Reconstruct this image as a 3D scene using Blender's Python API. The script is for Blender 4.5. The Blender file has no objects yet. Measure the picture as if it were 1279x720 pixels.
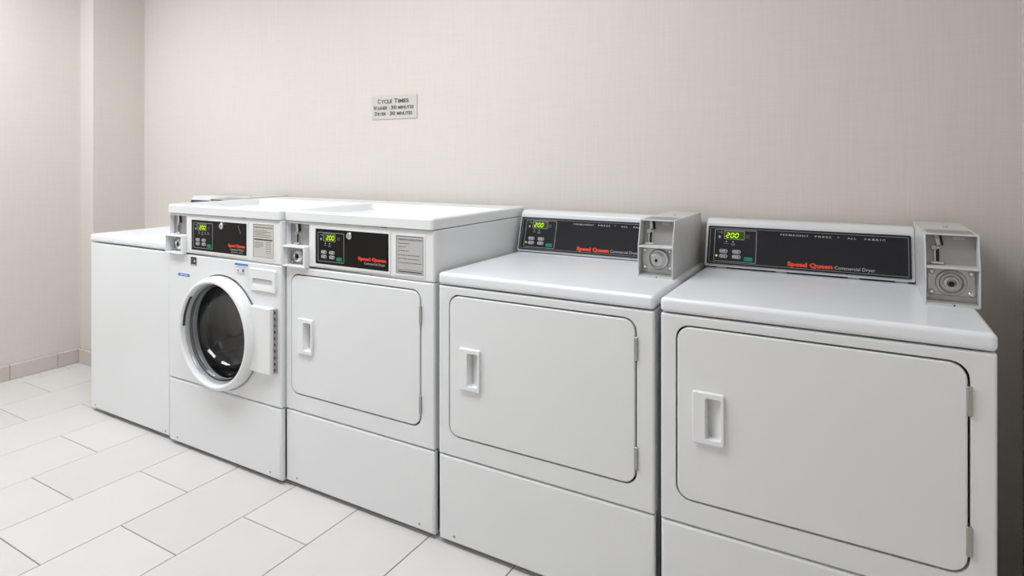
import bpy, bmesh, math, random
from mathutils import Matrix, Vector

random.seed(7)
SC = bpy.context.scene
COL = SC.collection
PI = math.pi

# ------------------------------------------------------------------ camera, world, light, exposure
cam = bpy.data.cameras.new('camera')
cam.sensor_fit = 'HORIZONTAL'
cam.sensor_width = 36.0
cam.lens = 760.97 / 1279 * 36.0
cam.shift_y = -(360 - 201.345) / 1279
cam.clip_start = 0.05
cam_o = bpy.data.objects.new('camera', cam)
COL.objects.link(cam_o)
cam_o.location = (0, -1.57, 1.215)
cam_o.rotation_euler = (PI / 2, 0, 0.5178)
SC.camera = cam_o

world = bpy.data.worlds.new('world')
SC.world = world
world.use_nodes = True
world.node_tree.nodes['Background'].inputs['Color'].default_value = (1, 0.97, 0.94, 1)
world.node_tree.nodes['Background'].inputs['Strength'].default_value = 0.3

ROOM_L, ROOM_R, WALL_Y, ROOM_Y0, CEIL = -4.105, 0.402, 0.645, -2.45, 2.55
LAMPS = [(-1.3, -0.68, 18.0), (-3.35, -0.85, 27)]          # ceiling panels: x, y, watts


def area(name, loc, sx, sy, power, color=(0.84, 0.925, 1.0)):
    l = bpy.data.lights.new(name, 'AREA')
    l.shape = 'RECTANGLE'
    l.size, l.size_y, l.energy, l.color = sx, sy, power, color
    o = bpy.data.objects.new(name, l)
    COL.objects.link(o)
    o.location = loc
    return o


for x, y, p in LAMPS:
    area('ceiling_lamp_light', (x, y, CEIL - 0.03), 1.16, 0.56, p)

SC.view_settings.view_transform = 'Standard'
SC.view_settings.look = 'None'
SC.view_settings.gamma = 1
SC.view_settings.use_curve_mapping = False
SC.view_settings.exposure = 0.0


# ------------------------------------------------------------------ materials
def mat(name, col, rough=0.4, metal=0.0, coat=0.0, emit=None, estr=0.0, spec=0.5, trans=0.0, ior=1.45,
        var=0.0, vscale=6.0, bump=0.0, bscale=300.0):
    m = bpy.data.materials.new(name)
    m.use_nodes = True
    nt = m.node_tree
    b = nt.nodes['Principled BSDF']
    b.inputs['Base Color'].default_value = (*col, 1)
    b.inputs['Roughness'].default_value = rough
    b.inputs['Metallic'].default_value = metal
    b.inputs['Coat Weight'].default_value = coat
    b.inputs['Coat Roughness'].default_value = 0.06
    b.inputs['Specular IOR Level'].default_value = spec
    b.inputs['Transmission Weight'].default_value = trans
    b.inputs['IOR'].default_value = ior
    if emit:
        b.inputs['Emission Color'].default_value = (*emit, 1)
        b.inputs['Emission Strength'].default_value = estr
    if var or bump:
        tc = nt.nodes.new('ShaderNodeTexCoord')
    if var:
        n = nt.nodes.new('ShaderNodeTexNoise')
        n.inputs['Scale'].default_value = vscale
        n.inputs['Detail'].default_value = 4
        r = nt.nodes.new('ShaderNodeValToRGB')
        r.color_ramp.elements[0].position = 0.3
        r.color_ramp.elements[1].position = 0.7
        r.color_ramp.elements[0].color = (*[c * (1 - var) for c in col], 1)
        r.color_ramp.elements[1].color = (*[min(1, c * (1 + var)) for c in col], 1)
        nt.links.new(tc.outputs['Object'], n.inputs['Vector'])
        nt.links.new(n.outputs['Fac'], r.inputs['Fac'])
        nt.links.new(r.outputs['Color'], b.inputs['Base Color'])
    if bump:
        n2 = nt.nodes.new('ShaderNodeTexNoise')
        n2.inputs['Scale'].default_value = bscale
        bp = nt.nodes.new('ShaderNodeBump')
        bp.inputs['Strength'].default_value = bump
        bp.inputs['Distance'].default_value = 0.001
        nt.links.new(tc.outputs['Object'], n2.inputs['Vector'])
        nt.links.new(n2.outputs['Fac'], bp.inputs['Height'])
        nt.links.new(bp.outputs['Normal'], b.inputs['Normal'])
    return m


M = {}
M['enamel'] = mat('white_enamel', (0.80, 0.815, 0.83), 0.32, coat=0.25, var=0.012, vscale=3)
M['enamel_top_lit'] = mat('lit_white_porcelain_top', (0.85, 0.875, 0.92), 0.3, coat=0.3, var=0.01, vscale=3)  # porcelain tops coloured lighter and bluer to carry cool light from above
M['plastic'] = mat('white_plastic', (0.83, 0.84, 0.85), 0.35, var=0.01)
M['grey_plastic'] = mat('pale_grey_plastic', (0.60, 0.60, 0.60), 0.45, var=0.02)
M['hood'] = mat('pale_grey_hood_enamel', (0.70, 0.715, 0.73), 0.32, coat=0.2, var=0.01)
M['coinbox'] = mat('satin_silver_paint', (0.64, 0.645, 0.65), 0.38, metal=0.15, var=0.03, vscale=20)
M['steel'] = mat('brushed_steel', (0.48, 0.48, 0.48), 0.42, metal=0.8, var=0.06, vscale=60)
M['coinplate'] = mat('grey_coin_plate', (0.36, 0.36, 0.37), 0.4, metal=0.5, var=0.04, vscale=30)
M['chrome'] = mat('chrome', (0.75, 0.75, 0.75), 0.15, metal=1.0, var=0.03)
M['black'] = mat('black_fascia', (0.006, 0.0055, 0.006), 0.35, var=0.1, spec=0.25)
M['charcoal'] = mat('charcoal_fascia', (0.014, 0.015, 0.019), 0.22, var=0.1)
M['dark'] = mat('dark_feet_and_gap_shade', (0.03, 0.03, 0.031), 0.7, var=0.1)  # dark colour of the feet, and shade painted into open gaps
M['grip'] = mat('dark_grip', (0.07, 0.07, 0.072), 0.5, var=0.05)
M['slot'] = mat('black_slot', (0.005, 0.005, 0.005), 0.6, var=0.1)
M['red'] = mat('red_print', (0.80, 0.055, 0.02), 0.5, var=0.03)
M['print'] = mat('pale_grey_print', (0.50, 0.50, 0.52), 0.5, var=0.03)
M['dimprint'] = mat('dim_grey_print', (0.20, 0.20, 0.22), 0.5, var=0.03)
M['line'] = mat('silver_border_line', (0.38, 0.38, 0.39), 0.35, metal=0.3, var=0.03)
M['button'] = mat('grey_button', (0.46, 0.46, 0.47), 0.45, var=0.03)
M['green'] = mat('green_button', (0.0, 0.22, 0.13), 0.45, var=0.05)
M['screen'] = mat('display_window', (0.008, 0.02, 0.004), 0.2, emit=(0.10, 0.22, 0.0), estr=0.22, var=0.05)
M['digit'] = mat('display_digit', (0.2, 0.4, 0.0), 0.4, emit=(0.62, 0.95, 0.02), estr=0.75, var=0.02)
M['led'] = mat('lit_led', (0.3, 0.5, 0.05), 0.4, emit=(0.6, 1.0, 0.1), estr=0.9, var=0.02)
M['paper'] = mat('grey_label_paper', (0.50, 0.50, 0.49), 0.6, var=0.02)
M['cream_paper'] = mat('cream_label_paper', (0.58, 0.56, 0.51), 0.6, var=0.02)
M['ink'] = mat('label_ink', (0.05, 0.05, 0.05), 0.6, var=0.05)
M['paleink'] = mat('pale_label_ink', (0.14, 0.14, 0.14), 0.6, var=0.05)
M['blue'] = mat('blue_sticker', (0.05, 0.22, 0.55), 0.45, var=0.05)
M['sticker'] = mat('white_sticker', (0.74, 0.75, 0.76), 0.4, var=0.02)
M['violet'] = mat('violet_print', (0.16, 0.12, 0.42), 0.5, var=0.05)
M['glass'] = mat('smoked_door_glass', (0.72, 0.73, 0.74), 0.0, trans=1.0, ior=1.46)
M['drum'] = mat('drum_steel', (0.22, 0.21, 0.20), 0.3, metal=0.9, var=0.1, vscale=12)
M['rubber'] = mat('dark_rubber', (0.035, 0.034, 0.034), 0.45, var=0.1)
M['trim_grey'] = mat('grey_inner_trim', (0.36, 0.37, 0.38), 0.25, coat=0.3, var=0.04)
M['hinge'] = mat('hinge_steel', (0.42, 0.42, 0.38), 0.42, metal=0.8, var=0.06, vscale=40)
M['sign'] = mat('sign_plate', (0.62, 0.58, 0.555), 0.4, metal=0.1, var=0.02, vscale=30)
M['signtext'] = mat('sign_lettering', (0.09, 0.085, 0.08), 0.5, var=0.05)
M['grout'] = mat('grout', (0.22, 0.205, 0.19), 0.9, var=0.1, vscale=30, bump=0.3)
M['ceiling'] = mat('ceiling_paint', (0.85, 0.84, 0.82), 0.8, var=0.01, bump=0.2)
M['lampwhite'] = mat('lamp_frame', (0.85, 0.85, 0.85), 0.5, var=0.01)
M['diffuser'] = mat('lamp_diffuser', (0.9, 0.9, 0.9), 0.5, emit=(1, 0.965, 0.925), estr=6.0, var=0.01)


def tile_material(name, col, rough):
    m = bpy.data.materials.new(name)
    m.use_nodes = True
    nt = m.node_tree
    b = nt.nodes['Principled BSDF']
    b.inputs['Roughness'].default_value = rough
    oi = nt.nodes.new('ShaderNodeObjectInfo')
    tc = nt.nodes.new('ShaderNodeTexCoord')
    n = nt.nodes.new('ShaderNodeTexNoise')
    n.inputs['Scale'].default_value = 9
    n.inputs['Detail'].default_value = 6
    nt.links.new(tc.outputs['Object'], n.inputs['Vector'])
    a = nt.nodes.new('ShaderNodeMath')
    a.operation = 'MULTIPLY_ADD'
    a.inputs[1].default_value = 0.05
    a.inputs[2].default_value = 0.955
    nt.links.new(oi.outputs['Random'], a.inputs[0])
    a2 = nt.nodes.new('ShaderNodeMath')
    a2.operation = 'MULTIPLY_ADD'
    a2.inputs[1].default_value = 0.05
    nt.links.new(n.outputs['Fac'], a2.inputs[0])
    nt.links.new(a.outputs[0], a2.inputs[2])
    mx = nt.nodes.new('ShaderNodeVectorMath')
    mx.operation = 'SCALE'
    mx.inputs[0].default_value = col
    nt.links.new(a2.outputs[0], mx.inputs['Scale'])
    nt.links.new(mx.outputs[0], b.inputs['Base Color'])
    return m


M['tile'] = tile_material('pale_floor_tile', (0.66, 0.64, 0.625), 0.42)
M['basetile'] = tile_material('beige_base_tile', (0.60, 0.55, 0.50), 0.45)


def linen_material(name, col, vert=(0.0, 0.0, 1.0), along_y=False):
    """woven vinyl wallcovering: fine irregular threads both ways"""
    m = bpy.data.materials.new(name)
    m.use_nodes = True
    nt = m.node_tree
    b = nt.nodes['Principled BSDF']
    b.inputs['Roughness'].default_value = 0.6
    b.inputs['Specular IOR Level'].default_value = 0.3
    tc = nt.nodes.new('ShaderNodeTexCoord')
    outs = []
    fine, slow = 170.0, 5.0
    for sc in ((fine, fine, slow), (slow * 1.2, slow * 1.2, fine)):
        mp = nt.nodes.new('ShaderNodeMapping')
        mp.inputs['Scale'].default_value = sc
        n = nt.nodes.new('ShaderNodeTexNoise')
        n.inputs['Scale'].default_value = 1.0
        n.inputs['Detail'].default_value = 3.0
        n.inputs['Roughness'].default_value = 0.7
        nt.links.new(tc.outputs['Object'], mp.inputs['Vector'])
        nt.links.new(mp.outputs['Vector'], n.inputs['Vector'])
        outs.append(n.outputs['Fac'])
    ad = nt.nodes.new('ShaderNodeMath')
    ad.operation = 'ADD'
    nt.links.new(outs[0], ad.inputs[0])
    nt.links.new(outs[1], ad.inputs[1])
    sc_ = nt.nodes.new('ShaderNodeMath')
    sc_.operation = 'MULTIPLY_ADD'
    sc_.inputs[1].default_value = 0.11
    sc_.inputs[2].default_value = 0.89
    nt.links.new(ad.outputs[0], sc_.inputs[0])
    mx = nt.nodes.new('ShaderNodeVectorMath')
    mx.operation = 'SCALE'
    mx.inputs[0].default_value = col
    nt.links.new(sc_.outputs[0], mx.inputs['Scale'])
    nt.links.new(mx.outputs[0], b.inputs['Base Color'])
    bp = nt.nodes.new('ShaderNodeBump')
    bp.inputs['Strength'].default_value = 0.25
    bp.inputs['Distance'].default_value = 0.0008
    nt.links.new(ad.outputs[0], bp.inputs['Height'])
    nt.links.new(bp.outputs['Normal'], b.inputs['Normal'])
    return m


M['wall'] = linen_material('linen_wallcovering', (0.695, 0.648, 0.602))


# ------------------------------------------------------------------ mesh helpers
ORG = Vector((0, 0, 0))                     # subtracted from geometry so a thing's Empty is at its base centre


def link(name, me, parent=None):
    o = bpy.data.objects.new(name, me)
    COL.objects.link(o)
    if parent is not None:
        o.parent = parent
    return o


def mk(name, bm, material, parent=None, smooth=True, angle=38, wn=True, kind=None):
    bmesh.ops.remove_doubles(bm, verts=bm.verts, dist=1e-6)
    bmesh.ops.recalc_face_normals(bm, faces=bm.faces)
    if parent is not None and ORG.length:
        bmesh.ops.translate(bm, verts=bm.verts, vec=-ORG)
    me = bpy.data.meshes.new(name)
    bm.to_mesh(me)
    bm.free()
    me.materials.append(material)
    if smooth:
        me.shade_smooth()
        me.set_sharp_from_angle(angle=math.radians(angle))
    o = link(name, me, parent)
    if smooth and wn:
        w = o.modifiers.new('weighted_normal', 'WEIGHTED_NORMAL')
        w.keep_sharp = True
        w.weight = 80
    if kind:
        o['kind'] = kind
    return o


def box(bm, x0, x1, y0, y1, z0, z1, bev=0.0, seg=3, pick=None, Mx=None):
    t = bmesh.new()
    bmesh.ops.create_cube(t, size=1)
    for v in t.verts:
        v.co = Vector(((x0 + x1) / 2 + v.co.x * (x1 - x0), (y0 + y1) / 2 + v.co.y * (y1 - y0),
                       (z0 + z1) / 2 + v.co.z * (z1 - z0)))
    if bev:
        es = [e for e in t.edges if pick is None or pick((e.verts[0].co + e.verts[1].co) / 2)]
        bmesh.ops.bevel(t, geom=es, offset=bev, segments=seg, profile=0.5, affect='EDGES', clamp_overlap=True)
    if Mx is not None:
        bmesh.ops.transform(t, matrix=Mx, verts=t.verts)
    me = bpy.data.meshes.new('tmp')
    t.to_mesh(me)
    t.free()
    bm.from_mesh(me)
    bpy.data.meshes.remove(me)
    return bm


def rr(cx, cy, w, h, r, n=6):
    """rounded rectangle, 4*n points"""
    pts = []
    r = max(1e-5, min(r, w / 2 - 1e-5, h / 2 - 1e-5))
    for k, (sx, sy) in enumerate(((1, 1), (-1, 1), (-1, -1), (1, -1))):
        for i in range(n):
            a = (k + i / (n - 1)) * PI / 2
            pts.append((cx + sx * (w / 2 - r) + r * math.cos(a), cy + sy * (h / 2 - r) + r * math.sin(a)))
    return pts


def circ(cx, cy, r, n=6):
    return [(cx + r * math.cos((i + 0.5) / (4 * n) * 2 * PI), cy + r * math.sin((i + 0.5) / (4 * n) * 2 * PI))
            for i in range(4 * n)]


def L(pts, z):
    return [(x, y, z) for x, y in pts]


def loft(bm, Mx, loops, cap0=False, cap1=False, closed=False):
    rings = [[bm.verts.new(Mx @ Vector(p)) for p in lp] for lp in loops]
    n = len(rings[0])
    pairs = list(zip(rings[:-1], rings[1:]))
    if closed:
        pairs.append((rings[-1], rings[0]))
    for a, b in pairs:
        for i in range(n):
            j = (i + 1) % n
            bm.faces.new((a[i], a[j], b[j], b[i]))
    if cap0:
        bm.faces.new(rings[0])
    if cap1:
        bm.faces.new(rings[-1])
    return bm


def frame(x=0, y=0, z=0, lean=0.0):
    """panel frame: a = right, b = up, c = outward (to -Y); lean tips the top backwards"""
    return Matrix.Translation((x, y, z)) @ Matrix.Rotation(-lean, 4, 'X') @ Matrix(
        ((1, 0, 0, 0), (0, 0, -1, 0), (0, 1, 0, 0), (0, 0, 0, 1)))


def plate(bm, Mx, cx, cy, w, h, r, c0, c1, bev=0.0015, n=5):
    loft(bm, Mx, [L(rr(cx, cy, w, h, r, n), c0), L(rr(cx, cy, w, h, r, n), c1 - bev),
                  L(rr(cx, cy, w - 2 * bev, h - 2 * bev, max(r - bev, 1e-4), n), c1)], True, True)


def disc(bm, Mx, cx, cy, r, c0, c1, bev=0.001, n=5):
    loft(bm, Mx, [L(circ(cx, cy, r, n), c0), L(circ(cx, cy, r, n), c1 - bev), L(circ(cx, cy, r - bev, n), c1)],
         True, True)


def ringplate(bm, Mx, cx, cy, w, h, r, wid, c0, c1, n=5):
    a, b = rr(cx, cy, w, h, r, n), rr(cx, cy, w - 2 * wid, h - 2 * wid, max(r - wid, 1e-4), n)
    loft(bm, Mx, [L(a, c0), L(a, c1), L(b, c1), L(b, c0)], closed=True)


def prism_x(bm, prof, x0, x1, bev=0.0, seg=3):
    """extrude a (y,z) outline along x"""
    t = bmesh.new()
    a = [t.verts.new((x0, y, z)) for y, z in prof]
    b = [t.verts.new((x1, y, z)) for y, z in prof]
    n = len(prof)
    for i in range(n):
        t.faces.new((a[i], a[(i + 1) % n], b[(i + 1) % n], b[i]))
    t.faces.new(a)
    t.faces.new(b)
    bmesh.ops.recalc_face_normals(t, faces=t.faces)
    if bev:
        bmesh.ops.bevel(t, geom=list(t.edges), offset=bev, segments=seg, profile=0.5, affect='EDGES', clamp_overlap=True)
    me = bpy.data.meshes.new('tmp')
    t.to_mesh(me)
    t.free()
    bm.from_mesh(me)
    bpy.data.meshes.remove(me)


TXT = {}


def text_geo(s, offset=0.0, spacing=1.0):
    key = (s, offset, spacing)
    if key in TXT:
        return TXT[key]
    cu = bpy.data.curves.new('t', 'FONT')
    cu.body = s
    cu.size = 1
    cu.offset = offset
    cu.space_character = spacing
    cu.resolution_u = 2
    o = bpy.data.objects.new('t', cu)
    COL.objects.link(o)
    bpy.context.view_layer.update()
    me = bpy.data.meshes.new_from_object(o.evaluated_get(bpy.context.evaluated_depsgraph_get()))
    vs = [(v.co.x, v.co.y) for v in me.vertices]
    fs = [tuple(p.vertices) for p in me.polygons]
    bpy.data.objects.remove(o)
    bpy.data.curves.remove(cu)
    bpy.data.meshes.remove(me)
    xs, ys = [v[0] for v in vs], [v[1] for v in vs]
    TXT[key] = (vs, fs, min(xs), max(xs), min(ys), max(ys))
    return TXT[key]


def put_text(bm, Mx, s, x0, x1, y_base, cap, c, offset=0.0, spacing=1.0, capref=0.69):
    """lay a word from x0 to x1, cap height cap, baseline y_base"""
    vs, fs, ax, bx, ay, by = text_geo(s, offset, spacing)
    sx = (x1 - x0) / (bx - ax)
    sy = cap / capref
    nv = [bm.verts.new(Mx @ Vector((x0 + (x - ax) * sx, y_base + y * sy, c))) for x, y in vs]
    for f in fs:
        try:
            bm.faces.new([nv[i] for i in f])
        except ValueError:
            pass


def flat(name, bm, material, parent):
    me = bpy.data.meshes.new(name)
    if ORG.length:
        bmesh.ops.translate(bm, verts=bm.verts, vec=-ORG)
    bm.to_mesh(me)
    bm.free()
    me.materials.append(material)
    return link(name, me, parent)


def thing(name, label, cat, loc, group=None):
    o = bpy.data.objects.new(name, None)
    o.empty_display_size = 0.1
    COL.objects.link(o)
    o.location = loc
    o['label'] = label
    o['category'] = cat
    if group:
        o['group'] = group
    return o


def structure(name, bm, material, smooth=False):
    return mk(name, bm, material, None, smooth=smooth, wn=False, kind='structure')


# ------------------------------------------------------------------ room
ALC_X, ALC_Y = -3.958, 0.346                      # corner column between left and back wall
bm = bmesh.new(); box(bm, ROOM_L - 0.1, ROOM_R + 0.1, ROOM_Y0 - 0.1, WALL_Y + 0.1, -0.1, -0.003)
floor = structure('floor', bm, M['grout'])
bm = bmesh.new(); box(bm, ROOM_L - 0.1, ROOM_R + 0.1, WALL_Y, WALL_Y + 0.1, -0.003, CEIL); structure('wall_back', bm, M['wall'])
bm = bmesh.new(); box(bm, ROOM_L - 0.1, ROOM_L, ROOM_Y0, WALL_Y, -0.003, CEIL); structure('wall_left', bm, M['wall'])
bm = bmesh.new(); box(bm, ROOM_L, ALC_X, ALC_Y, WALL_Y, -0.003, CEIL); structure('wall_corner', bm, M['wall'])
bm = bmesh.new(); box(bm, ROOM_R, ROOM_R + 0.1, ROOM_Y0, WALL_Y, -0.003, CEIL); structure('wall_right', bm, M['wall'])
bm = bmesh.new(); box(bm, ROOM_L - 0.1, ROOM_R + 0.1, ROOM_Y0 - 0.1, ROOM_Y0, -0.003, CEIL); structure('wall_front', bm, M['wall'])
bm = bmesh.new(); box(bm, ROOM_L - 0.1, ROOM_R + 0.1, ROOM_Y0 - 0.1, WALL_Y + 0.1, CEIL, CEIL + 0.1); structure('ceiling', bm, M['ceiling'])


def tile_mesh(w, d, h=0.012, bev=0.0015):
    t = bmesh.new()
    loops = []
    for ins, z in ((0, -h), (0, -bev), (bev, 0)):
        loops.append([(ins, ins, z), (w - ins, ins, z), (w - ins, d - ins, z), (ins, d - ins, z)])
    loft(t, Matrix.Identity(4), loops, False, True)
    bmesh.ops.recalc_face_normals(t, faces=t.faces)
    me = bpy.data.meshes.new('tile')
    t.to_mesh(me)
    t.free()
    me.materials.append(M['tile'])
    return me


TW, TL, JT = 0.3102, 0.4636, 0.0032
CACHE = {}
for k in range(-4, 12):
    xa, xb = -3.0697 + TW * k + JT / 2, -3.0697 + TW * (k + 1) - JT / 2
    xa, xb = max(xa, ROOM_L + 0.002), min(xb, ROOM_R - 0.002)
    if xb - xa < 0.02:
        continue
    y = (-0.217 if k % 2 == 0 else -0.4505) - TL * 6
    while y < WALL_Y:
        ya, yb = max(y + JT / 2, ROOM_Y0 + 0.002), min(y + TL - JT / 2, WALL_Y - 0.002)
        y += TL
        if xa < ALC_X + 0.005 and yb > ALC_Y:      # column takes this corner
            yb = ALC_Y - 0.002
        if yb - ya < 0.02:
            continue
        key = (round(xb - xa, 4), round(yb - ya, 4))
        if key not in CACHE:
            CACHE[key] = tile_mesh(*key)
        o = link('tile', CACHE[key], floor)
        o.location = (xa, ya, random.uniform(-0.0003, 0.0003))

# tiled skirting on the left wall and the column
BT, BH = 0.018, 0.082
bm = bmesh.new(); box(bm, ROOM_L, ROOM_L + BT - 0.004, ROOM_Y0, ALC_Y, 0, BH - 0.001)
base_left = structure('baseboard_left', bm, M['grout'])
ys = [ALC_Y - 0.004, 0.219, -0.014]
while ys[-1] > ROOM_Y0 + 0.24:
    ys.append(ys[-1] - 0.233)
for b, a in zip(ys[:-1], ys[1:]):
    bm = bmesh.new(); box(bm, ROOM_L + 0.001, ROOM_L + BT, a + 0.0015, b - 0.0015, 0.001, BH, 0.0015, 1)
    mk('skirting_tile', bm, M['basetile'], base_left, smooth=False)
bm = bmesh.new(); box(bm, ROOM_L + BT, ALC_X + BT - 0.004, ALC_Y - BT + 0.004, ALC_Y, 0, BH - 0.001)
base_col = structure('baseboard_corner', bm, M['grout'])
bm = bmesh.new(); box(bm, ROOM_L + BT + 0.002, ALC_X + BT, ALC_Y - BT, ALC_Y - 0.001, 0.001, BH, 0.0015, 1)
mk('skirting_tile', bm, M['basetile'], base_col, smooth=False)

# ceiling light panels (above the frame)
for i, (x, y, p) in enumerate(LAMPS):
    t = thing('ceiling_light', ['flat white ceiling light panel above the coin dryers',
                                'flat white ceiling light panel near the left wall'][i], 'light', (x, y, CEIL))
    bm = bmesh.new()
    ringplate(bm, Matrix.Rotation(PI, 4, 'X'), 0, 0, 1.22, 0.62, 0.004, 0.03, 0, 0.028, 2)
    mk('lamp_frame', bm, M['lampwhite'], t, smooth=False)
    bm = bmesh.new(); box(bm, -0.59, 0.59, -0.29, 0.29, -0.012, -0.001)
    mk('diffuser', bm, M['diffuser'], t, smooth=False)


# ------------------------------------------------------------------ shared machine parts
def seven_segment(bm, Mx, x, y, w, h, digit, c, th, slant=0.16):
    segs = {'a': ((0, 1), (1, 1)), 'b': ((1, 1), (1, .5)), 'c': ((1, .5), (1, 0)), 'd': ((0, 0), (1, 0)),
            'e': ((0, .5), (0, 0)), 'f': ((0, 1), (0, .5)), 'g': ((0, .5), (1, .5))}
    on = {'0': 'abcdef', '2': 'abged'}[digit]
    for s in on:
        (ax, ay), (bx, by) = segs[s]
        p, q = Vector((ax * w, ay * h)), Vector((bx * w, by * h))
        d = (q - p).normalized()
        n = Vector((-d.y, d.x)) * th / 2
        g = d * th * 0.35
        quad = [p + g + n, q - g + n, q - g - n, p + g - n]
        loops = [[(x + v.x + v.y * slant, y + v.y, cc) for v in quad] for cc in (c, c + 0.0006)]
        loft(bm, Mx, loops, True, True)


def control_cluster(Mx, x0, y0, w, h, parent, kind, lit=False):
    """display, lamps and push buttons inside a silver outline; x0,y0 = lower left"""
    c = 0.0
    X = lambda f: x0 + f * w
    Yt = lambda f: y0 + h - f * h
    bm = bmesh.new(); ringplate(bm, Mx, x0 + w / 2, y0 + h / 2, w, h, 0.004, 0.0016, c, c + 0.001)
    mk('control_outline', bm, M['line'], parent, smooth=False)
    dx0, dx1 = (0.24, 0.70) if kind == 'hood' else (0.23, 0.66)
    bm = bmesh.new(); plate(bm, Mx, (X(dx0) + X(dx1)) / 2, Yt(0.17), X(dx1) - X(dx0), 0.23 * h, 0.002, c, c + 0.0012, 0.0004)
    mk('display_window', bm, M['screen'], parent, smooth=False)
    bm = bmesh.new(); ringplate(bm, Mx, (X(dx0) + X(dx1)) / 2, Yt(0.17), X(dx1) - X(dx0) + 0.004, 0.23 * h + 0.004, 0.003, 0.0014, c, c + 0.0014)
    mk('display_bezel', bm, M['line'], parent, smooth=False)
    bm = bmesh.new()
    ds = 0.28 if kind == 'hood' else 0.34
    for k, ch in enumerate('200'):
        seven_segment(bm, Mx, X(ds + k * 0.105), Yt(0.245), 0.066 * w, 0.135 * h, ch, c + 0.0013, 0.0030)
    mk('display_digits', bm, M['digit'], parent, smooth=False)
    # printed symbols
    bm = bmesh.new()
    lx = 0.12
    plate(bm, Mx, X(lx), Yt(0.24), 0.05 * w, 0.08 * h, 0.002, c, c + 0.0006, 0.0002, 3)
    for fx in ((0.29, 0.45) if kind != 'washer' else (0.30, 0.46, 0.61, 0.76)):
        disc(bm, Mx, X(fx), Yt(0.375), 0.018 * w, c, c + 0.0006, 0.0002, 2)
    mk('indicator_symbol', bm, M['print'], parent, smooth=False, kind='stuff')
    bm = bmesh.new()
    plate(bm, Mx, X(lx), Yt(0.09), 0.12 * w, 0.02 * h, 0.0004, c, c + 0.0005, 0.0002, 2)
    plate(bm, Mx, X(lx + 0.05), Yt(0.10), 0.03 * w, 0.07 * h, 0.0004, c, c + 0.0005, 0.0002, 2)
    ringplate(bm, Mx, X(0.79), Yt(0.19), 0.09 * w, 0.09 * w, 0.045 * w, 0.0009, c, c + 0.0005)
    plate(bm, Mx, X(0.79), Yt(0.19), 0.03 * w, 0.015 * h, 0.0004, c, c + 0.0005, 0.0002, 2)
    for fx in ((0.29, 0.45) if kind != 'washer' else (0.30, 0.46, 0.61, 0.76)):
        plate(bm, Mx, X(fx), Yt(0.44), 0.10 * w, 0.022 * h, 0.0004, c, c + 0.0005, 0.0002, 2)
    plate(bm, Mx, X(0.45), Yt(0.475), 0.08 * w, 0.022 * h, 0.0004, c, c + 0.0005, 0.0002, 2)
    mk('indicator_print', bm, M['dimprint'], parent, smooth=False, kind='stuff')
    for fx, fy in ((0.23, 0.68), (0.54, 0.68), (0.23, 0.835), (0.54, 0.835)):
        bm = bmesh.new(); plate(bm, Mx, X(fx), Yt(fy), 0.20 * w, 0.115 * h, 0.005, c, c + 0.0016, 0.0006)
        b = mk('push_button', bm, M['button'], parent, smooth=False)
        bm = bmesh.new()
        ringplate(bm, Mx, X(fx) - 0.02 * w, Yt(fy), 0.085 * w, 0.07 * h, 0.002, 0.0007, c + 0.0016, c + 0.002, 3)
        plate(bm, Mx, X(fx) + 0.065 * w, Yt(fy) - 0.004 * h, 0.026 * w, 0.066 * h, 0.001, c + 0.0016, c + 0.002, 0.0002, 3)
        plate(bm, Mx, X(fx) - 0.145 * w, Yt(fy), 0.035 * w, 0.02 * h, 0.0004, c, c + 0.0005, 0.0002, 2)
        mk('button_symbol', bm, M['slot'], parent, smooth=False)
    bm = bmesh.new(); plate(bm, Mx, X(0.82), Yt(0.885), 0.205 * w, 0.125 * h, 0.003, c, c + 0.0016, 0.0006)
    o = mk('start_button', bm, M['green'], parent, smooth=False); o['label'] = 'green start button'
    if lit:
        bm = bmesh.new(); disc(bm, Mx, X(0.065), Yt(0.835), 0.024 * w, c, c + 0.0015, 0.0004, 3)
        mk('indicator_lamp', bm, M['led'], parent, smooth=False)


def coin_slide(Mx, cx, cy, s, parent, c=0.0):
    """chrome coin chute, return button and slot, about 0.075*s tall"""
    bm = bmesh.new()
    R = Mx @ Matrix.Translation((cx, cy, c))
    # upper chute: a leaning chrome blade with a dark channel
    loft(bm, R, [[(-.008 * s, .036 * s, 0), (.004 * s, .036 * s, 0), (.009 * s, .008 * s, 0), (-.001 * s, .004 * s, 0)],
                 [(-.006 * s, .035 * s, .006), (.003 * s, .035 * s, .006), (.007 * s, .009 * s, .008), (0, .006 * s, .008)]], True, True)
    plate(bm, R, 0, -.016 * s, .012 * s, .040 * s, .002, 0, .004, .0008)
    plate(bm, R, 0, -.037 * s, .026 * s, .006 * s, .002, 0, .012, .001)
    mk('coin_chute', bm, M['chrome'], parent)
    bm = bmesh.new()
    loft(bm, R, [[(.005 * s, .036 * s, .001), (.009 * s, .036 * s, .001), (.014 * s, .009 * s, .001), (.010 * s, .007 * s, .001)],
                 [(.005 * s, .036 * s, .004), (.009 * s, .036 * s, .004), (.014 * s, .009 * s, .004), (.010 * s, .007 * s, .004)]], True, True)
    plate(bm, R, .001 * s, -.017 * s, .0075 * s, .032 * s, .0015, .003, .0052, .0003)
    mk('coin_slot', bm, M['slot'], parent)
    bm = bmesh.new()
    disc(bm, R, -.006 * s, .001 * s, .0075 * s, 0, .007, .0015)
    mk('return_button', bm, M['steel'], parent)
    bm = bmesh.new(); plate(bm, R, .045 * s, .027 * s, .026 * s, .008 * s, .004, 0, .001, .0003)
    mk('coin_badge', bm, M['steel'], parent)


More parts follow.
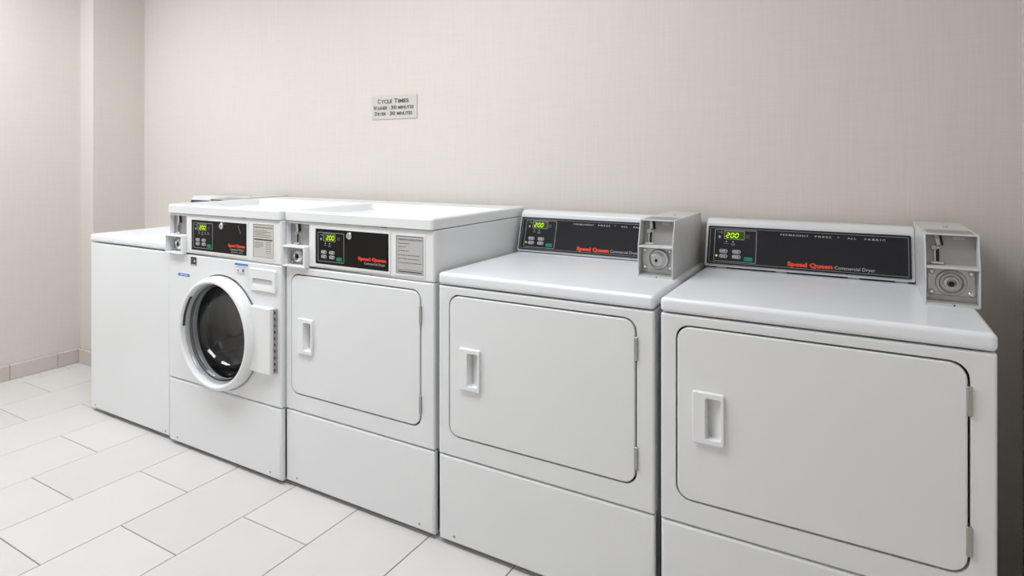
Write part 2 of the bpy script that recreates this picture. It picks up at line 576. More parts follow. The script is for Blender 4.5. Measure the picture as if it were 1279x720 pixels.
def door_handle(Mx, cx, cy, w, h, parent):
    """plastic pull plate with a finger pocket, deep on the left and rising to the right"""
    bm = bmesh.new()
    def bow(pts, k):
        return [(x + (x - cx) / (w / 2) * k * (1 - ((y - cy) / (h / 2)) ** 2), y) for x, y in pts]
    o0, o1 = bow(rr(cx, cy, w, h, .005), .003), bow(rr(cx, cy, w - .004, h - .004, .004), .003)
    hx, hw, hh = cx + w * .16, w * .52, h * .80
    i0, i1 = rr(hx, cy, hw, hh, .006), rr(hx + .001, cy, hw - .005, hh - .006, .005)
    def pocket(pts):
        xs = [p[0] for p in pts]
        a, b = min(xs), max(xs)
        return [(x, y, -.019 + .024 * ((x - a) / (b - a)) ** 1.2) for x, y in pts]
    loft(bm, Mx, [L(o0, .0), L(o0, .006), L(o1, .009), L(i0, .009), pocket(i1)], False, True)
    mk('handle', bm, M['plastic'], parent, angle=50, wn=False)


def dryer_door(x0, x1, z0, z1, root, hx, label=None):
    F = frame()
    cx, cz, w, h = (x0 + x1) / 2, (z0 + z1) / 2, x1 - x0, z1 - z0
    g = 0.0045
    # slab is a ring around the handle pocket so the pocket can sink in
    hw, hh, hcx, hcz = .076, .129, x0 + .083, cz + .001 - .002
    hw2, hh2 = hw - .012, hh - .02
    bm = bmesh.new()
    A = lambda d, c: L(rr(cx, cz, w - 2 * g - 2 * d, h - 2 * g - 2 * d, .033 - d), c)
    B = lambda c: L(rr(hcx, hcz, hw2, hh2, .004), c)
    loft(bm, F, [A(0, -.018), A(0, -.001), A(.0015, .0012), A(.004, .002), B(.002), B(-.018)])
    door = mk('door', bm, M['enamel'], root)
    door_handle(frame(0, -.002, 0), hcx, hcz, hw, hh, door)
    bm = bmesh.new()
    ringplate(bm, F, cx, cz, w + .02, h + .02, .04, .03, -.0195, -.0165)
    mk('door_gap_shade', bm, M['dark'], root, smooth=False)  # dark ring added so the gap round the door reads as shaded
    for hz in (z1 - .08, z0 + .075):
        bm = bmesh.new()
        plate(bm, F, x1 - .0015, hz, .010, .062, .002, -.016, .0045, .001)
        for dz in (-.0155, .0155):
            box(bm, x1 - .0055, x1 + .0035, -.0055, -.001, hz + dz - .0135, hz + dz + .0135, .002, 2)
        o = mk('hinge', bm, M['hinge'], door)
        o['label'] = 'grey steel hinge knuckle'
    return door


def screw(x, z, root, y=0.0, r=.0042):
    bm = bmesh.new()
    disc(bm, frame(0, y, 0), x, z, r, -.002, .0015, .0008, 3)
    mk('screw', bm, M['coinplate'], root)


def feet(W, D, root):
    for x in (.05, W - .05):
        for y in (.07, D - .06):
            bm = bmesh.new()
            loft(bm, Matrix.Translation((x, y, 0)), [L(circ(0, 0, .018, 3), 0), L(circ(0, 0, .018, 3), .008), L(circ(0, 0, .007, 3), .009), L(circ(0, 0, .007, 3), .024)], True, True)
            mk('foot', bm, M['dark'], root)


def kick_panel(W, root, z0=.015, z1=.284):
    bm = bmesh.new()
    box(bm, 0, W, 0, .03, z0, z1, .009, 3, lambda c: c.y < .01)
    p = mk('kick_panel', bm, M['enamel'], root)
    for x in (.06, W - .06):
        screw(x, .036, p)
    return p


def front_frame(bm, W, z0, z1, dx0, dx1, dz0, dz1):
    """front sheet with a rounded door opening and rounded outer edges"""
    F = frame()
    cx, cz = W / 2, (z0 + z1) / 2
    e = .006
    O = lambda d, c: L(rr(cx, cz, W - 2 * d, z1 - z0 - 2 * d, max(.004 - d, 1e-4)), c)
    I = lambda c: L(rr((dx0 + dx1) / 2, (dz0 + dz1) / 2, dx1 - dx0, dz1 - dz0, .036), c)
    I2 = lambda c: L(rr((dx0 + dx1) / 2, (dz0 + dz1) / 2, dx1 - dx0 + .004, dz1 - dz0 + .004, .038), c)
    loft(bm, F, [O(0, -.0205)] + [O(e * (1 - math.cos(t)), -e * (1 - math.sin(t))) for t in (0, .39, .785, 1.18, PI / 2)] + [I2(0), I(-.0015), I(-.02)])


def shell_box(bm, W, y0, y1, z0, z1):
    loft(bm, frame(), [L(rr(W / 2, (z0 + z1) / 2, W, z1 - z0, .003, 3), -y0), L(rr(W / 2, (z0 + z1) / 2, W, z1 - z0, .003, 3), -y1)], False, True)


# ------------------------------------------------------------------ coin meter box used on the low dryers
def coin_meter(x0, x1, y0, yb, zb, zt, root, lock):
    """grey steel coin box: coin chute above, cash vault lock below"""
    h = zt - zb
    zs = zb + .093
    prof = [(y0, zb), (y0, zs), (y0 + .024, zt), (yb, zt), (yb, zb)]
    th = .0035
    bm = bmesh.new()
    for a, b in ((x0, x0 + th), (x1 - th, x1)):                # cheeks
        prism_x(bm, prof, a, b, .0008, 1)
    box(bm, x0 + th, x1 - th, y0, yb, zb, zb + .006)           # floor
    box(bm, x0 + th, x1 - th, y0 - .001, y0 + .07, zs - .003, zs + .003, .001, 1)   # shelf
    box(bm, x0 + th, x1 - th, y0 + .024, yb, zt - .004, zt)    # lid
    box(bm, x0 + th, x1 - th, yb - .003, yb, zb, zt)           # back
    c = mk('coin_box', bm, M['coinbox'], root, angle=30)
    w = x1 - x0 - 2 * th
    cx = (x0 + x1) / 2
    # slide plate, leaning like the cheeks
    F = frame(cx, y0 + .040, zs + .003, math.atan2(.018, h - .093))
    bm = bmesh.new(); plate(bm, F, 0, .038, w, .084, .0005, -.004, 0, .0004)
    mk('coin_plate', bm, M['coinplate'], c, smooth=False)
    coin_slide(F, -w * .26, .039, 1.0, c)
    # vault plate
    V = frame(cx, y0 + .030, zb + .006)
    bm = bmesh.new()
    plate(bm, V, 0, .042, w, .084, .0005, -.004, 0, .0004)
    plate(bm, V, 0, .048, w * .93, .066, .006, 0, .004, .0015)
    box(bm, cx - w / 2, cx + w / 2, y0 + .008, y0 + .03, zb + .006, zb + .010)
    mk('vault_plate', bm, M['steel'], c)
    for sx in (-1, 1):
        for sy in (-1, 1):
            bm = bmesh.new(); disc(bm, V, sx * w * .38, .048 + sy * .025, .0065, .004, .009, .003)
            mk('bolt', bm, M['chrome'], c)
        bm = bmesh.new(); disc(bm, frame(cx, y0 + .012, zb + .006) @ Matrix.Rotation(-PI / 2, 4, 'X'), sx * .016 - .004, 0, .006, 0.0038, .0048, .0003, 3)
        mk('screw', bm, M['coinplate'], c)
    bm = bmesh.new()
    n = 7
    lx = w * .06 if lock == 'dome' else 0
    if lock == 'dome':      # barrel boss with an off-centre key cylinder
        loft(bm, V, [L(circ(lx, .048, .031, n), .004), L(circ(lx, .048, .031, n), .010), L(circ(lx, .048, .028, n), .014),
                     L(circ(lx - .003, .047, .025, n), .013), L(circ(lx - .004, .046, .019, n), .017), L(circ(lx - .004, .046, .017, n), .019)], True, True)
    else:                   # deep dished ring with a small centre nut
        loft(bm, V, [L(circ(lx, .048, .033, n), .004), L(circ(lx, .048, .031, n), .009), L(circ(lx, .048, .026, n), .011),
                     L(circ(lx, .048, .022, n), .0042), L(circ(lx, .048, .017, n), .004), L(circ(lx, .048, .0155, n), .012),
                     L(circ(lx, .048, .010, n), .014), L(circ(lx, .048, .007, n), .008)], True, True)
    mk('vault_lock', bm, M['steel'], c)
    bm = bmesh.new()
    if lock == 'dome':
        disc(bm, V, lx - .006, .046, .0045, .0188, .0198, .0003, 3)
        plate(bm, V, lx - .006, .0425, .004, .007, .001, .0188, .0198, .0003, 2)
    else:
        disc(bm, V, lx, .046, .006, .007, .0105, .0005, 4)
    mk('keyhole', bm, M['slot'], c)
    bm = bmesh.new(); box(bm, x0 + .008, x1 - .008, y0 + .034, y0 + .120, zt - .001, zt + .0006)
    mk('lid_label', bm, M['coinplate'], c, smooth=False)
    bm = bmesh.new(); disc(bm, Matrix.Translation((cx + .006, y0 + .2, zt)), 0, 0, .006, -.002, .003, .001)
    mk('lid_lock', bm, M['chrome'], c)
    bm = bmesh.new(); disc(bm, frame(0, y0, 0), cx + .004, zb + .003, .002, -.002, .0007, .0003, 3)
    mk('front_screw', bm, M['slot'], c)
    return c


# ------------------------------------------------------------------ low dryers with a rear control hood
DEP = 0.612


def hood_part(x0, x1, zb, root, yb=.505, yt=.547, zt=1.021, back=.612):
    bm = bmesh.new()
    prof = [(yb, zb), (yt, zt - .010), (yt + .012, zt), (back, zt), (back, zb)]
    prism_x(bm, prof, x0, x1, .006, 3)
    return mk('control_hood', bm, M['hood'], root)


def hood_fascia(x0, x1, zb, hood, yb=.505, yt=.547, zt=1.021, words=None, lit=False, dark='charcoal'):
    lean = math.atan2(yt - yb, zt - zb - .01)
    F = frame(0, yb - .0008, zb, lean)
    ln = math.hypot(yt - yb, zt - .01 - zb)
    t0, t1 = .0125, .1315
    cx, cy, w, h = (x0 + x1) / 2, (t0 + t1) / 2, x1 - x0, t1 - t0
    bm = bmesh.new(); ringplate(bm, F, cx, cy, w + .008, h + .007, .004, .0045, .0, .004)
    mk('fascia_rim', bm, M['charcoal'], hood, smooth=False)
    bm = bmesh.new(); plate(bm, F, cx, cy, w, h, .002, -.002, .002, .0004)
    mk('fascia', bm, M[dark], hood, smooth=False)
    F2 = F @ Matrix.Translation((0, 0, .002))
    bm = bmesh.new(); ringplate(bm, F2, cx, cy, w - .004, h - .004, .002, .0011, 0, .0006)
    mk('fascia_line', bm, M['line'], hood, smooth=False)
    if words:
        control_cluster(F2, x0 + .017, t0 + .0065, .131, h - .013, hood, 'hood', lit)
        bm = bmesh.new(); put_text(bm, F2, 'Speed Queen', x0 + .240, x0 + .366, t0 + .0085, .0125, .0007, .055)
        flat('maker_lettering', bm, M['red'], hood)
        bm = bmesh.new(); put_text(bm, F2, 'Commercial Dryer', x0 + .371, x0 + .476, t0 + .0085, .0100, .0007)
        flat('product_lettering', bm, M['print'], hood)
        a = x0 + .218
        for s, p, q in (('PERMANENT', 0, .080), ('PRESS', .098, .143), ('*', .160, .165), ('ALL', .186, .210), ('FABRIC', .231, .285)):
            bm = bmesh.new()
            put_text(bm, F2, s, a + p, a + q, t1 - .0165, .0052, .0007, .012, 1.3)
            flat('heading_lettering', bm, M['print'], hood)


def low_dryer(X0, W, label, lock, hood_x1, coin, lit, zb=.8675):
    global ORG
    ORG = Vector((W / 2, DEP / 2, 0))
    root = thing('coin_dryer', label, 'dryer', (X0 + W / 2, DEP / 2, 0), 'coin dryers with a rear control hood')
    dx0, dx1, dz0, dz1 = .039, .650, .349, .796
    bm = bmesh.new()
    shell_box(bm, W, .02, DEP, .02, .821)
    front_frame(bm, W, .287, .8205, dx0, dx1, dz0, dz1)
    mk('cabinet', bm, M['enamel'], root)
    bm = bmesh.new()
    box(bm, dx0 - .02, dx1 + .02, .0195, .024, dz0 - .02, dz1 + .02)
    mk('door_shade_backing', bm, M['dark'], root, smooth=False)  # dark sheet added behind the door to deepen the shade in its gap
    dryer_door(dx0, dx1, dz0, dz1, root, dx1)
    kick_panel(W, root)
    bm = bmesh.new()
    box(bm, -.001, W + .001, -.004, DEP, .8235, .862, .012, 4)
    mk('top_panel', bm, M['enamel_top_lit'], root)
    feet(W, DEP, root)
    for x in (.04, .22, .42, hood_x1 - .05):
        bm = bmesh.new(); box(bm, x, x + .03, .515, .56, .861, zb + .002)
        mk('hood_foot', bm, M['grey_plastic'], root, smooth=False)
    bm = bmesh.new(); box(bm, .006, hood_x1 - .006, .525, DEP - .002, .8615, zb + .002)
    mk('hood_gap_shade', bm, M['dark'], root, smooth=False)  # dark filler, painted shade for the open gap under the hood
    hd = hood_part(0.001, hood_x1, zb, root)
    hood_fascia(.014, hood_x1 - .014, zb, hd, words=True, lit=lit)
    coin_meter(coin[0], coin[1], .238, DEP, .862, 1.036, root, lock)
    return root


low_dryer(-.449, .695, 'rightmost and nearest white coin dryer, its coin box lock a dished ring', 'ring', .590, (.590, .701), True)
low_dryer(-1.163, .697, 'second coin dryer from the right, its coin box lock a solid barrel', 'dome', .578, (.575, .683), True, .8645)


# ------------------------------------------------------------------ tall machines with the control console at the front
def tall_top(W, root, z0=.993, z1=1.031):
    """tray top: rim round a sunken well, flat ledge at the back"""
    bm = bmesh.new()
    D = DEP
    I = Matrix.Identity(4)
    cx, cy = W / 2, (D - .003) / 2 - .004
    O = lambda d, z: L(rr(cx, cy, W - .001 - 2 * d, D + .005 - 2 * d, max(.012 - d, .001)), z)
    wy0, wy1 = .024, .455
    wc, wh = (wy0 + wy1) / 2, wy1 - wy0
    Wl = lambda d, z: L(rr(cx, wc, W - .034 - 2 * d, wh - 2 * d, .022), z)
    loft(bm, I, [O(.004, z0), O(0, z0 + .002), O(0, z1 - .008), O(.0025, z1 - .0025), O(.008, z1), Wl(-.004, z1), Wl(0, z1 - .003),
                 Wl(.010, z1 - .026), Wl(.016, z1 - .029)], True, True)
    t = mk('top_panel', bm, M['enamel'], root, angle=50)
    return t


def console(W, root, texts, kind):
    z0, z1 = .8235, .992
    # outer face with a window over the coin chute (left) ; frame coordinates
    cx0, cx1, cz0, cz1 = .006, .127, .8255, .983
    F = frame()
    bm = bmesh.new()
    e = .0065
    O = lambda d, c: L(rr(W / 2, (z0 + z1) / 2, W - 2 * d, z1 - z0 - 2 * d, max(.005 - d, 1e-4)), c)
    cx1 = .125
    I = lambda c: L(rr((cx0 + cx1) / 2, (cz0 + cz1) / 2, cx1 - cx0, cz1 - cz0, .002), c)
    loft(bm, F, [O(0, -.0205)] + [O(e * (1 - math.cos(t)), -e * (1 - math.sin(t))) for t in (0, .39, .785, 1.18, PI / 2)] + [I(0), I(-.026)])
    con = mk('control_console', bm, M['plastic'], root)
    # metal plate behind the window
    bm = bmesh.new(); plate(bm, F, (cx0 + cx1) / 2, (cz0 + cz1) / 2, cx1 - cx0 + .004, cz1 - cz0 + .004, .002, -.024, -.0195, .0004)
    mk('coin_plate', bm, M['coinplate'], con, smooth=False)
    coin_slide(frame(0, .0195, 0), .046, .944, 1.0, con)
    # protruding lock housing: open front, thick shelf on top
    out = .019
    x0, x1, b0, b1 = .002, .122, .823, .902
    bm = bmesh.new()
    th = .005
    box(bm, x0, x1, -out, .019, b1 - .007, b1, .0015, 2)
    box(bm, x0, x1, -out, .019, b0, b0 + .006, .0015, 2)
    box(bm, x0, x0 + .003, -out, .019, b0 + .004, b1 - .004, .001, 1)
    box(bm, x1 - .011, x1, -out, .019, b0 + .004, b1 - .004, .004, 2)
    mk('lock_housing', bm, M['plastic'], con)
    V = frame(0, .0195, 0)
    lcx, lcz = .050, .859
    bm = bmesh.new()
    plate(bm, V, lcx, lcz, .088, .062, .003, .0, .003, .001)
    mk('vault_plate', bm, M['coinplate'], con)
    bm = bmesh.new()
    n = 6
    loft(bm, V, [L(circ(lcx, lcz, .024, n), .003), L(circ(lcx, lcz, .023, n), .008), L(circ(lcx, lcz, .019, n), .013),
                 L(circ(lcx, lcz, .014, n), .015), L(circ(lcx, lcz, .011, n), .009)], True, True)
    mk('vault_lock', bm, M['chrome'], con)
    bm = bmesh.new(); disc(bm, V, lcx - .001, lcz, .009, .008, .0105, .0005)
    mk('keyhole', bm, M['slot'], con)
    for sx in (-1, 1):
        for sy in (-1, 1):
            bm = bmesh.new(); disc(bm, V, lcx + sx * .033, lcz + sy * .024, .005, .003, .007, .002, 4)
            mk('bolt', bm, M['chrome'], con)
    # black fascia in a faint raised surround
    fx0, fx1, fz0, fz1 = texts['fascia']
    bm = bmesh.new()
    ringplate(bm, F, (fx0 + fx1) / 2, (fz0 + fz1) / 2, fx1 - fx0 + .016, fz1 - fz0 + .014, .004, .006, -.001, .0025)
    mk('fascia_surround', bm, M['plastic'], con)
    bm = bmesh.new(); plate(bm, F, (fx0 + fx1) / 2, (fz0 + fz1) / 2, fx1 - fx0, fz1 - fz0, .002, -.002, .001, .0004)
    mk('fascia', bm, M['black'], con, smooth=False)
    F2 = frame(0, -.001, 0)
    control_cluster(F2, fx0 + .012, fz0 + .010, .129, .105, con, kind)
    lx = fx0 + texts['lock']
    bm = bmesh.new()
    disc(bm, F2, lx, fz1 - .0165, .0125, 0, .008, .002, 5)
    mk('key_lock', bm, M['chrome'], con)
    bm = bmesh.new(); plate(bm, F2, lx, fz1 - .0165, .002, .010, .0005, .0078, .0084, .0002, 2)
    mk('keyhole', bm, M['slot'], con)
    bm = bmesh.new(); put_text(bm, F2, 'Speed Queen', fx0 + (.207 if kind == 'dryer' else .239), fx1 - .009, fz0 + .0295, .0105, .0007, .07)
    flat('maker_lettering', bm, M['red'], con)
    bm = bmesh.new()
    put_text(bm, F2, texts['product'], fx0 + (.236 if kind == 'dryer' else .252), fx1 - .014, fz0 + .0155, .0085, .0007)
    flat('product_lettering', bm, M['print'], con)
    if kind == 'washer':
        bm = bmesh.new()
        for a, b in ((.256, .300), (.304, .330)):
            plate(bm, F2, fx0 + (a + b) / 2, fz0 + .0085, b - a, .0034, .001, 0, .0006, .0002, 2)
        for k in range(4):
            plate(bm, F2, fx0 + .302 + .004 * k, fz1 - .014 - .008 * k, .004, .006, .001, 0, .0006, .0002, 2)
        mk('small_print', bm, M['dimprint'], con, smooth=False)
    bm = bmesh.new(); box(bm, W * .68, W * .68 + .022, -.0015, .004, z1 - .001, z1 + .0015)
    mk('lid_catch', bm, M['slot'], con, smooth=False)
    # instruction label
    sx0, sx1, sz0, sz1 = texts['label']
    lab_m = M['paper'] if kind == 'dryer' else M['cream_paper']
    bm = bmesh.new(); plate(bm, F, (sx0 + sx1) / 2, (sz0 + sz1) / 2, sx1 - sx0, sz1 - sz0, .002, -.002, .0008, .0003)
    lab = mk('instruction_label', bm, lab_m, con, smooth=False)
    bm = bmesh.new(); ringplate(bm, F, (sx0 + sx1) / 2, (sz0 + sz1) / 2, sx1 - sx0 + .012, sz1 - sz0 + .012, .004, .005, -.001, .002)
    mk('label_surround', bm, M['plastic'], con)
    F3 = frame(0, -.0008, 0)
    w = sx1 - sx0
    bm = bmesh.new()
    ringplate(bm, F3, (sx0 + sx1) / 2, (sz0 + sz1) / 2, w - .002, sz1 - sz0 - .002, .001, .0008, 0, .0004, 2)
    put_text(bm, F3, 'OPERATING INSTRUCTIONS', sx0 + .006, sx1 - .006, sz1 - .0145, .0055, .0005, .01)
    if kind == 'dryer':
        plate(bm, F3, (sx0 + sx1) / 2, sz0 + .014, w - .008, .0008, .0002, 0, .0004, .0001, 2)
        plate(bm, F3, (sx0 + sx1) / 2, sz0 + .0075, w - .014, .0036, .001, 0, .0004, .0001, 2)
    else:
        plate(bm, F3, (sx0 + sx1) / 2, sz1 - .058, w - .012, .0050, .001, 0, .0004, .0001, 2)
        for k in range(6):
            ringplate(bm, F3, sx1 - .030, sz0 + .022 + .0085 * k, .022, .0088, .0005, .0007, 0, .0004, 2)
    mk('label_heading', bm, M['ink'], con, smooth=False)
    bm = bmesh.new()
    if kind == 'dryer':
        rows = [(.025, .045), (.036, .030), (.049, .045), (.063, .092), (.075, .088), (.088, .097)]
    else:
        rows = [(.023, .07), (.029, .09), (.035, .06), (.041, .095), (.048, .09), (.070, .048), (.076, .050), (.082, .050), (.088, .03)]
    for dz, ln in rows:
        x = sx0 + .008
        while x < sx0 + .008 + ln:
            wl = min(random.uniform(.006, .016), sx0 + .008 + ln - x)
            if wl > .002:
                plate(bm, F3, x + wl / 2, sz1 - dz, wl, .0022, .0004, 0, .0004, .0001, 2)
            x += wl + .0022
    mk('label_lines', bm, M['paleink'], con, smooth=False)
    return con


# front-control dryer
X0, W = -1.873, .692
ORG = Vector((W / 2, DEP / 2, 0))
root = thing('front_control_dryer', 'tall white coin dryer with black front control panel, right beside the round-door washer',
             'dryer', (X0 + W / 2, DEP / 2, 0))
dx0, dx1, dz0, dz1 = .028, .640, .349, .796
bm = bmesh.new()
shell_box(bm, W, .02, DEP, .02, .992)
front_frame(bm, W, .287, .8225, dx0, dx1, dz0, dz1)
mk('cabinet', bm, M['enamel'], root)
bm = bmesh.new(); box(bm, dx0 - .02, dx1 + .02, .0195, .024, dz0 - .02, dz1 + .02)
mk('door_shade_backing', bm, M['dark'], root, smooth=False)  # dark sheet again, shade painted behind the door gap
dryer_door(dx0, dx1, dz0, dz1, root, dx1)
kick_panel(W, root)
tall_top(W, root)
feet(W, DEP, root)
console(W, root, {'fascia': (.159, .503, .844, .970), 'lock': .169, 'product': 'Commercial Dryer', 'label': (.537, .650, .843, .968)}, 'dryer')

# front-loading washer
X0, W, WY = -2.587, .709, -.018
ORG = Vector((W / 2, DEP / 2, 0))
root = thing('front_load_washer', 'white front-loading washer with a round smoked glass door', 'washer', (X0 + W / 2, WY + DEP / 2, 0))
bm = bmesh.new()
shell_box(bm, W, .02, DEP, .02, .992)
mk('cabinet', bm, M['enamel'], root)
DCX, DCZ = .361, .527
F = frame()
bm = bmesh.new()
N = 16
e = .006
O = lambda d, c: L(rr(W / 2, (.287 + .8225) / 2, W - 2 * d, .8225 - .287 - 2 * d, max(.004 - d, 1e-4), N), c)
C = lambda r, c: L(circ(DCX, DCZ, r, N), c)
loft(bm, F, [O(0, -.0205)] + [O(e * (1 - math.cos(t)), -e * (1 - math.sin(t))) for t in (0, .39, .785, 1.18, PI / 2)] +
     [C(.2315, 0), C(.2305, -.001), C(.2295, -.008), C(.205, -.010), C(.198, -.022)])
mk('front_panel', bm, M['enamel'], root)
# drum and seal behind the door
bm = bmesh.new()
loft(bm, F, [C(.198, -.021), C(.215, -.03), C(.215, -.045), C(.19, -.05), C(.188, -.06), C(.205, -.07), C(.24, -.075)])
mk('door_seal', bm, M['rubber'], root)
bm = bmesh.new()
prof = [(.235, -.075)]
for k in range(7):
    y = -.09 - k * .05
    prof += [(.243, y), (.243, y - .02), (.235, y - .026), (.235, y - .046)]
prof += [(.22, -.45), (.16, -.456), (.15, -.448), (.09, -.45), (.08, -.44), (.03, -.44)]
loft(bm, F, [C(r, c) for r, c in prof], False, True)
mk('drum', bm, M['drum'], root, angle=60)
for k in range(3):
    a = PI * .15 + k * 2 * PI / 3
    bm = bmesh.new()
    T = Matrix.Translation((DCX, 0, DCZ)) @ Matrix.Rotation(a, 4, 'Y') @ Matrix.Translation((.215, .25, 0))
    box(bm, -.03, .025, -.15, .15, -.025, .025, .015, 3, Mx=T)
    mk('drum_paddle', bm, M['drum'], root)
# door
bm = bmesh.new()
prof = [(.2, .004), (.2255, .004), (.2265, .014), (.225, .029), (.221, .040), (.215, .047), (.2085, .050), (.2035, .0485), (.2005, .043),
        (.199, .032), (.1975, .012), (.197, .004)]
loft(bm, F, [C(r, c) for r, c in prof], closed=True)
door = mk('door', bm, M['plastic'], root, angle=60, wn=False)
bm = bmesh.new()
loft(bm, F, [C(.1986, .030), C(.1955, .027), C(.1935, .020), C(.1915, .012), C(.190, .008), C(.1905, .002), C(.197, .002)])
mk('inner_trim', bm, M['trim_grey'], door, angle=60)
bm = bmesh.new()
prof = [(.1910, .016), (.186, .015), (.181, -.005), (.170, -.035), (.152, -.066), (.121, -.078), (.05, -.084), (.0005, -.085),
        (.0005, -.091), (.05, -.090), (.123, -.084), (.157, -.070), (.175, -.037), (.186, -.007), (.189, .008), (.1910, .010)]
loft(bm, F, [C(r, c) for r, c in prof], closed=True)
mk('door_glass', bm, M['glass'], door, angle=60, wn=False)
# grip recess on the left of the ring
bm = bmesh.new()
pts = []
for i in range(9):
    a = math.radians(138 + i * 5.0)
    pts.append(a)
lo = [[(DCX + r * math.cos(a), DCZ + r * math.sin(a), c) for (r, c) in ((.2004, .0400), (.1997, .0402), (.1972, .0180), (.1985, .0170))] for a in pts]
loft(bm, F, lo, True, True)
mk('grip_recess', bm, M['grip'], door)
# hinge block and piano hinge
bm = bmesh.new()
hx0, hx1, hz0, hz1 = DCX + .198, .677, .414, .662
loft(bm, F, [L(rr((hx0 + hx1) / 2, (hz0 + hz1) / 2, hx1 - hx0, hz1 - hz0, .004), .002),
             L(rr((hx0 + hx1) / 2, (hz0 + hz1) / 2, hx1 - hx0, hz1 - hz0, .004), .021),
             L(rr((hx0 + hx1) / 2, (hz0 + hz1) / 2, hx1 - hx0 - .005, hz1 - hz0 - .005, .003), .0245)], True, True)
mk('hinge_block', bm, M['plastic'], door)
bm = bmesh.new()
plate(bm, F, .684, (hz0 + hz1) / 2, .014, hz1 - hz0 - .006, .001, 0, .009, .0005)
hs = mk('hinge_strip', bm, M['hinge'], root); hs['label'] = 'greenish steel piano hinge'
for k in range(10):
    bm = bmesh.new()
    plate(bm, F, .6865, hz0 + .016 + k * .0240, .006, .011, .001, .009, .0105, .0004, 3)
    mk('hinge_slot', bm, M['dark'], hs, smooth=False)
# dispenser drawer
bm = bmesh.new()
cx, cz, w, h = .612, .760, .150, .086
gx, gz, gw, gh = .6105, .7515, .114, .028
loft(bm, F, [L(rr(cx, cz, w, h, .008), -.002), L(rr(cx, cz, w, h, .008), .004), L(rr(cx, cz, w - .006, h - .006, .006), .008),
             L(rr(cx, cz, w - .014, h - .016, .006), .0075), L(rr(gx, gz, gw, gh, .008), .0075), L(rr(gx, gz + .003, gw - .006, gh - .010, .006), .0025)], False, True)
dr = mk('dispenser_drawer', bm, M['plastic'], root, angle=50)
bm = bmesh.new(); plate(bm, F, gx, gz + .0015, gw - .008, gh - .008, .006, .002, .0034, .0004)
mk('drawer_grip', bm, M['grey_plastic'], dr)
kick_panel(W, root)
tall_top(W, root)
feet(W, DEP, root)
console(W, root, {'fascia': (.162, .513, .845, .970), 'lock': .202, 'product': 'Commercial Washer', 'label': (.552, .669, .845, .972)}, 'washer')
# stickers on the front panel
bm = bmesh.new(); plate(bm, F, .174, .796, .040, .037, .001, -.001, .0006, .0002)
st = mk('energy_sticker', bm, M['ink'], root, smooth=False); st['label'] = 'small black and white sticker with a star'
bm = bmesh.new()
for k in range(7):
    a0 = math.radians(200 - k * 26)
    a1 = math.radians(200 - (k + 1) * 26)
    loft(bm, F, [[(.172 + .014 * math.cos(a) * s, .797 + .012 * math.sin(a) * s, c) for a in (a0, a1) for s in (1, .86)] for c in (.0006, .0009)])
star = []
for k in range(10):
    r = .0060 if k % 2 == 0 else .0024
    a = PI / 2 + k * PI / 5
    star.append((.180 + r * math.cos(a), .797 + r * math.sin(a)))
loft(bm, F, [L(star, .0006), L(star, .001)], False, True)
plate(bm, F, .174, .7815, .034, .0035, .0005, .0005, .0009, .0002, 2)
mk('star_mark', bm, M['sticker'], st, smooth=False)
bm = bmesh.new(); plate(bm, F, .106, .7335, .080, .0115, .001, -.001, .0006, .0002)
st = mk('caution_sticker', bm, M['blue'], root, smooth=False); st['label'] = 'thin blue sticker'
bm = bmesh.new()
for a, b in ((.082, .104), (.107, .131)):
    plate(bm, F, (a + b) / 2, .7335, b - a, .0032, .001, .0005, .0009, .0002, 2)
mk('sticker_print', bm, M['sticker'], st, smooth=False)
bm = bmesh.new(); plate(bm, F, .481, .790, .082, .046, .002, -.001, .0005, .0002)
st = mk('detergent_sticker', bm, M['sticker'], root, smooth=False); st['label'] = 'white sticker with a blue heading strip'
bm = bmesh.new(); plate(bm, F, .481, .8085, .080, .008, .001, .0004, .0009, .0002)
mk('sticker_band', bm, M['blue'], st, smooth=False)
bm = bmesh.new()
disc(bm, F, .492, .785, .007, .0004, .0009, .0002, 4)
plate(bm, F, .462, .784, .010, .006, .001, .0004, .0009, .0002, 2)
mk('sticker_symbol', bm, M['violet'], st, smooth=False)
bm = bmesh.new()
for dz, a, b in ((.798, .45, .512), (.775, .455, .505), (.770, .46, .50)):
    plate(bm, F, (a + b) / 2, dz, b - a, .0014, .0004, .0004, .0008, .0001, 2)
mk('sticker_print', bm, M['dimprint'], st, smooth=False)

# ------------------------------------------------------------------ top-loading washer at the far left
X0, W, WY = -3.252, .652, -.008
D1 = .632
ORG = Vector((W / 2, D1 / 2, 0))
root = thing('top_load_washer', 'white top-loading washer with a plain front at the left end of the row', 'washer', (X0 + W / 2, WY + D1 / 2, 0))
bm = bmesh.new()
shell_box(bm, W, .03, D1, .02, .822)
mk('cabinet', bm, M['enamel'], root)
bm = bmesh.new()
box(bm, 0, W, 0, .04, .018, .8205, .009, 3, lambda c: c.y < .01)
fp = mk('front_panel', bm, M['enamel'], root)
for x in (.045, W - .03):
    screw(x, .036, fp, r=.0048)
bm = bmesh.new(); box(bm, -.001, W + .001, -.003, D1, .825, .862, .012, 4)
tp = mk('top_panel', bm, M['enamel_top_lit'], root)
bm = bmesh.new()
ringplate(bm, Matrix.Identity(4), W / 2, .225, W - .07, .40, .02, .010, .860, .8645)
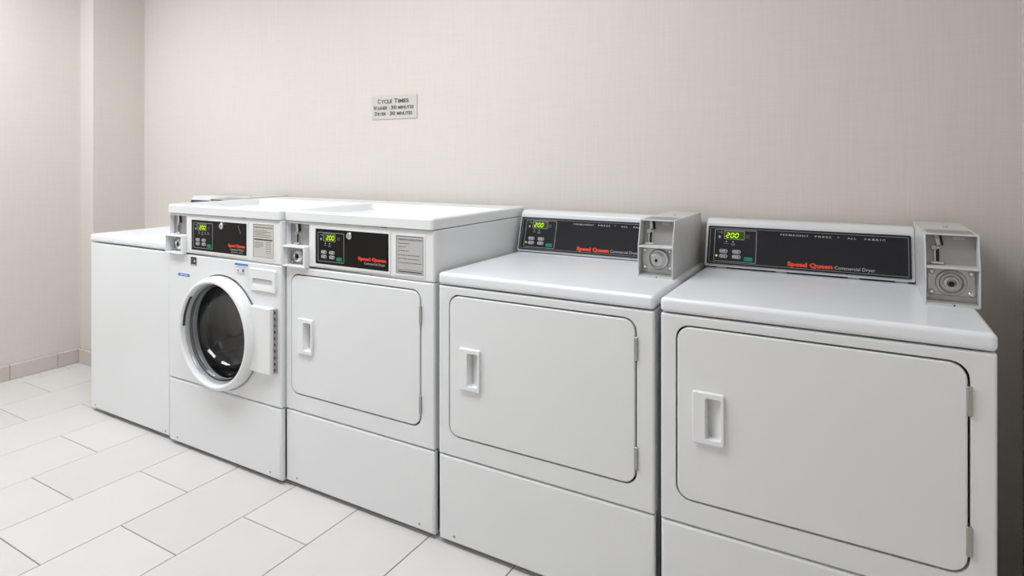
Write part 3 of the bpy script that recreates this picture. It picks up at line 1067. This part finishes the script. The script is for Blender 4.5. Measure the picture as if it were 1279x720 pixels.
plate(bm, Matrix.Identity(4), W / 2, .225, W - .10, .37, .016, .860, .8650, .002)
mk('lid', bm, M['enamel_top_lit'], root)
feet(W, D1, root)
zb = .868
bm = bmesh.new(); box(bm, .006, W - .006, .50, D1 - .004, .861, zb + .002)
mk('hood_gap_shade', bm, M['dark'], root, smooth=False)  # dark fill stands in for the shade below this hood
bm = bmesh.new()
prism_x(bm, [(.475, zb), (.515, 1.011), (.527, 1.021), (D1, 1.021), (D1, zb)], .002, .545, .006, 3)
hd = mk('control_hood', bm, M['hood'], root)
hood_fascia(.018, .535, zb, hd, yb=.475, yt=.515, zt=1.021)
coin_meter(.545, W - .002, .238, D1, .862, 1.036, root, 'dome')
ORG = Vector((0, 0, 0))

# ------------------------------------------------------------------ wall sign
sx0, sx1, sz0, sz1 = -2.035, -1.762, 1.413, 1.524
sg = thing('wall_sign', 'small beige cycle times plaque with dark lettering on the back wall', 'sign', ((sx0 + sx1) / 2, WALL_Y, (sz0 + sz1) / 2))
w, h = sx1 - sx0, sz1 - sz0
S = frame()
bm = bmesh.new(); plate(bm, S, 0, 0, w, h, .001, 0, .005, .0012)
mk('plaque', bm, M['sign'], sg, smooth=False)


for base, cap, small, items in (
        (.178, .0200, .0165, (('C', 390, 434), ('YCLE', 441, 610), ('T', 640, 686), ('IMES', 692, 850))),
        (-.084, .0168, .0138, (('W', 328, 384), ('ASHER', 387, 540), ('-', 558, 574), ('30', 590, 675), ('MINUTES', 697, 920))),
        (-.334, .0168, .0138, (('D', 347, 390), ('RYER', 396, 520), ('-', 540, 553), ('30', 575, 655), ('MINUTES', 677, 900)))):
    bm = bmesh.new()
    for s, a, b in items:
        xa, xb = ((a - 300) / 660 - .5) * w, ((b - 300) / 660 - .5) * w
        if s == '-':
            plate(bm, S, (xa + xb) / 2, base * h + small * .45, xb - xa, .0026, .0003, .005, .0056, .0001, 2)
        else:
            put_text(bm, S, s, xa, xb, base * h, cap if len(s) < 3 else small, .0056, .035)
    flat('sign_lettering', bm, M['signtext'], sg)
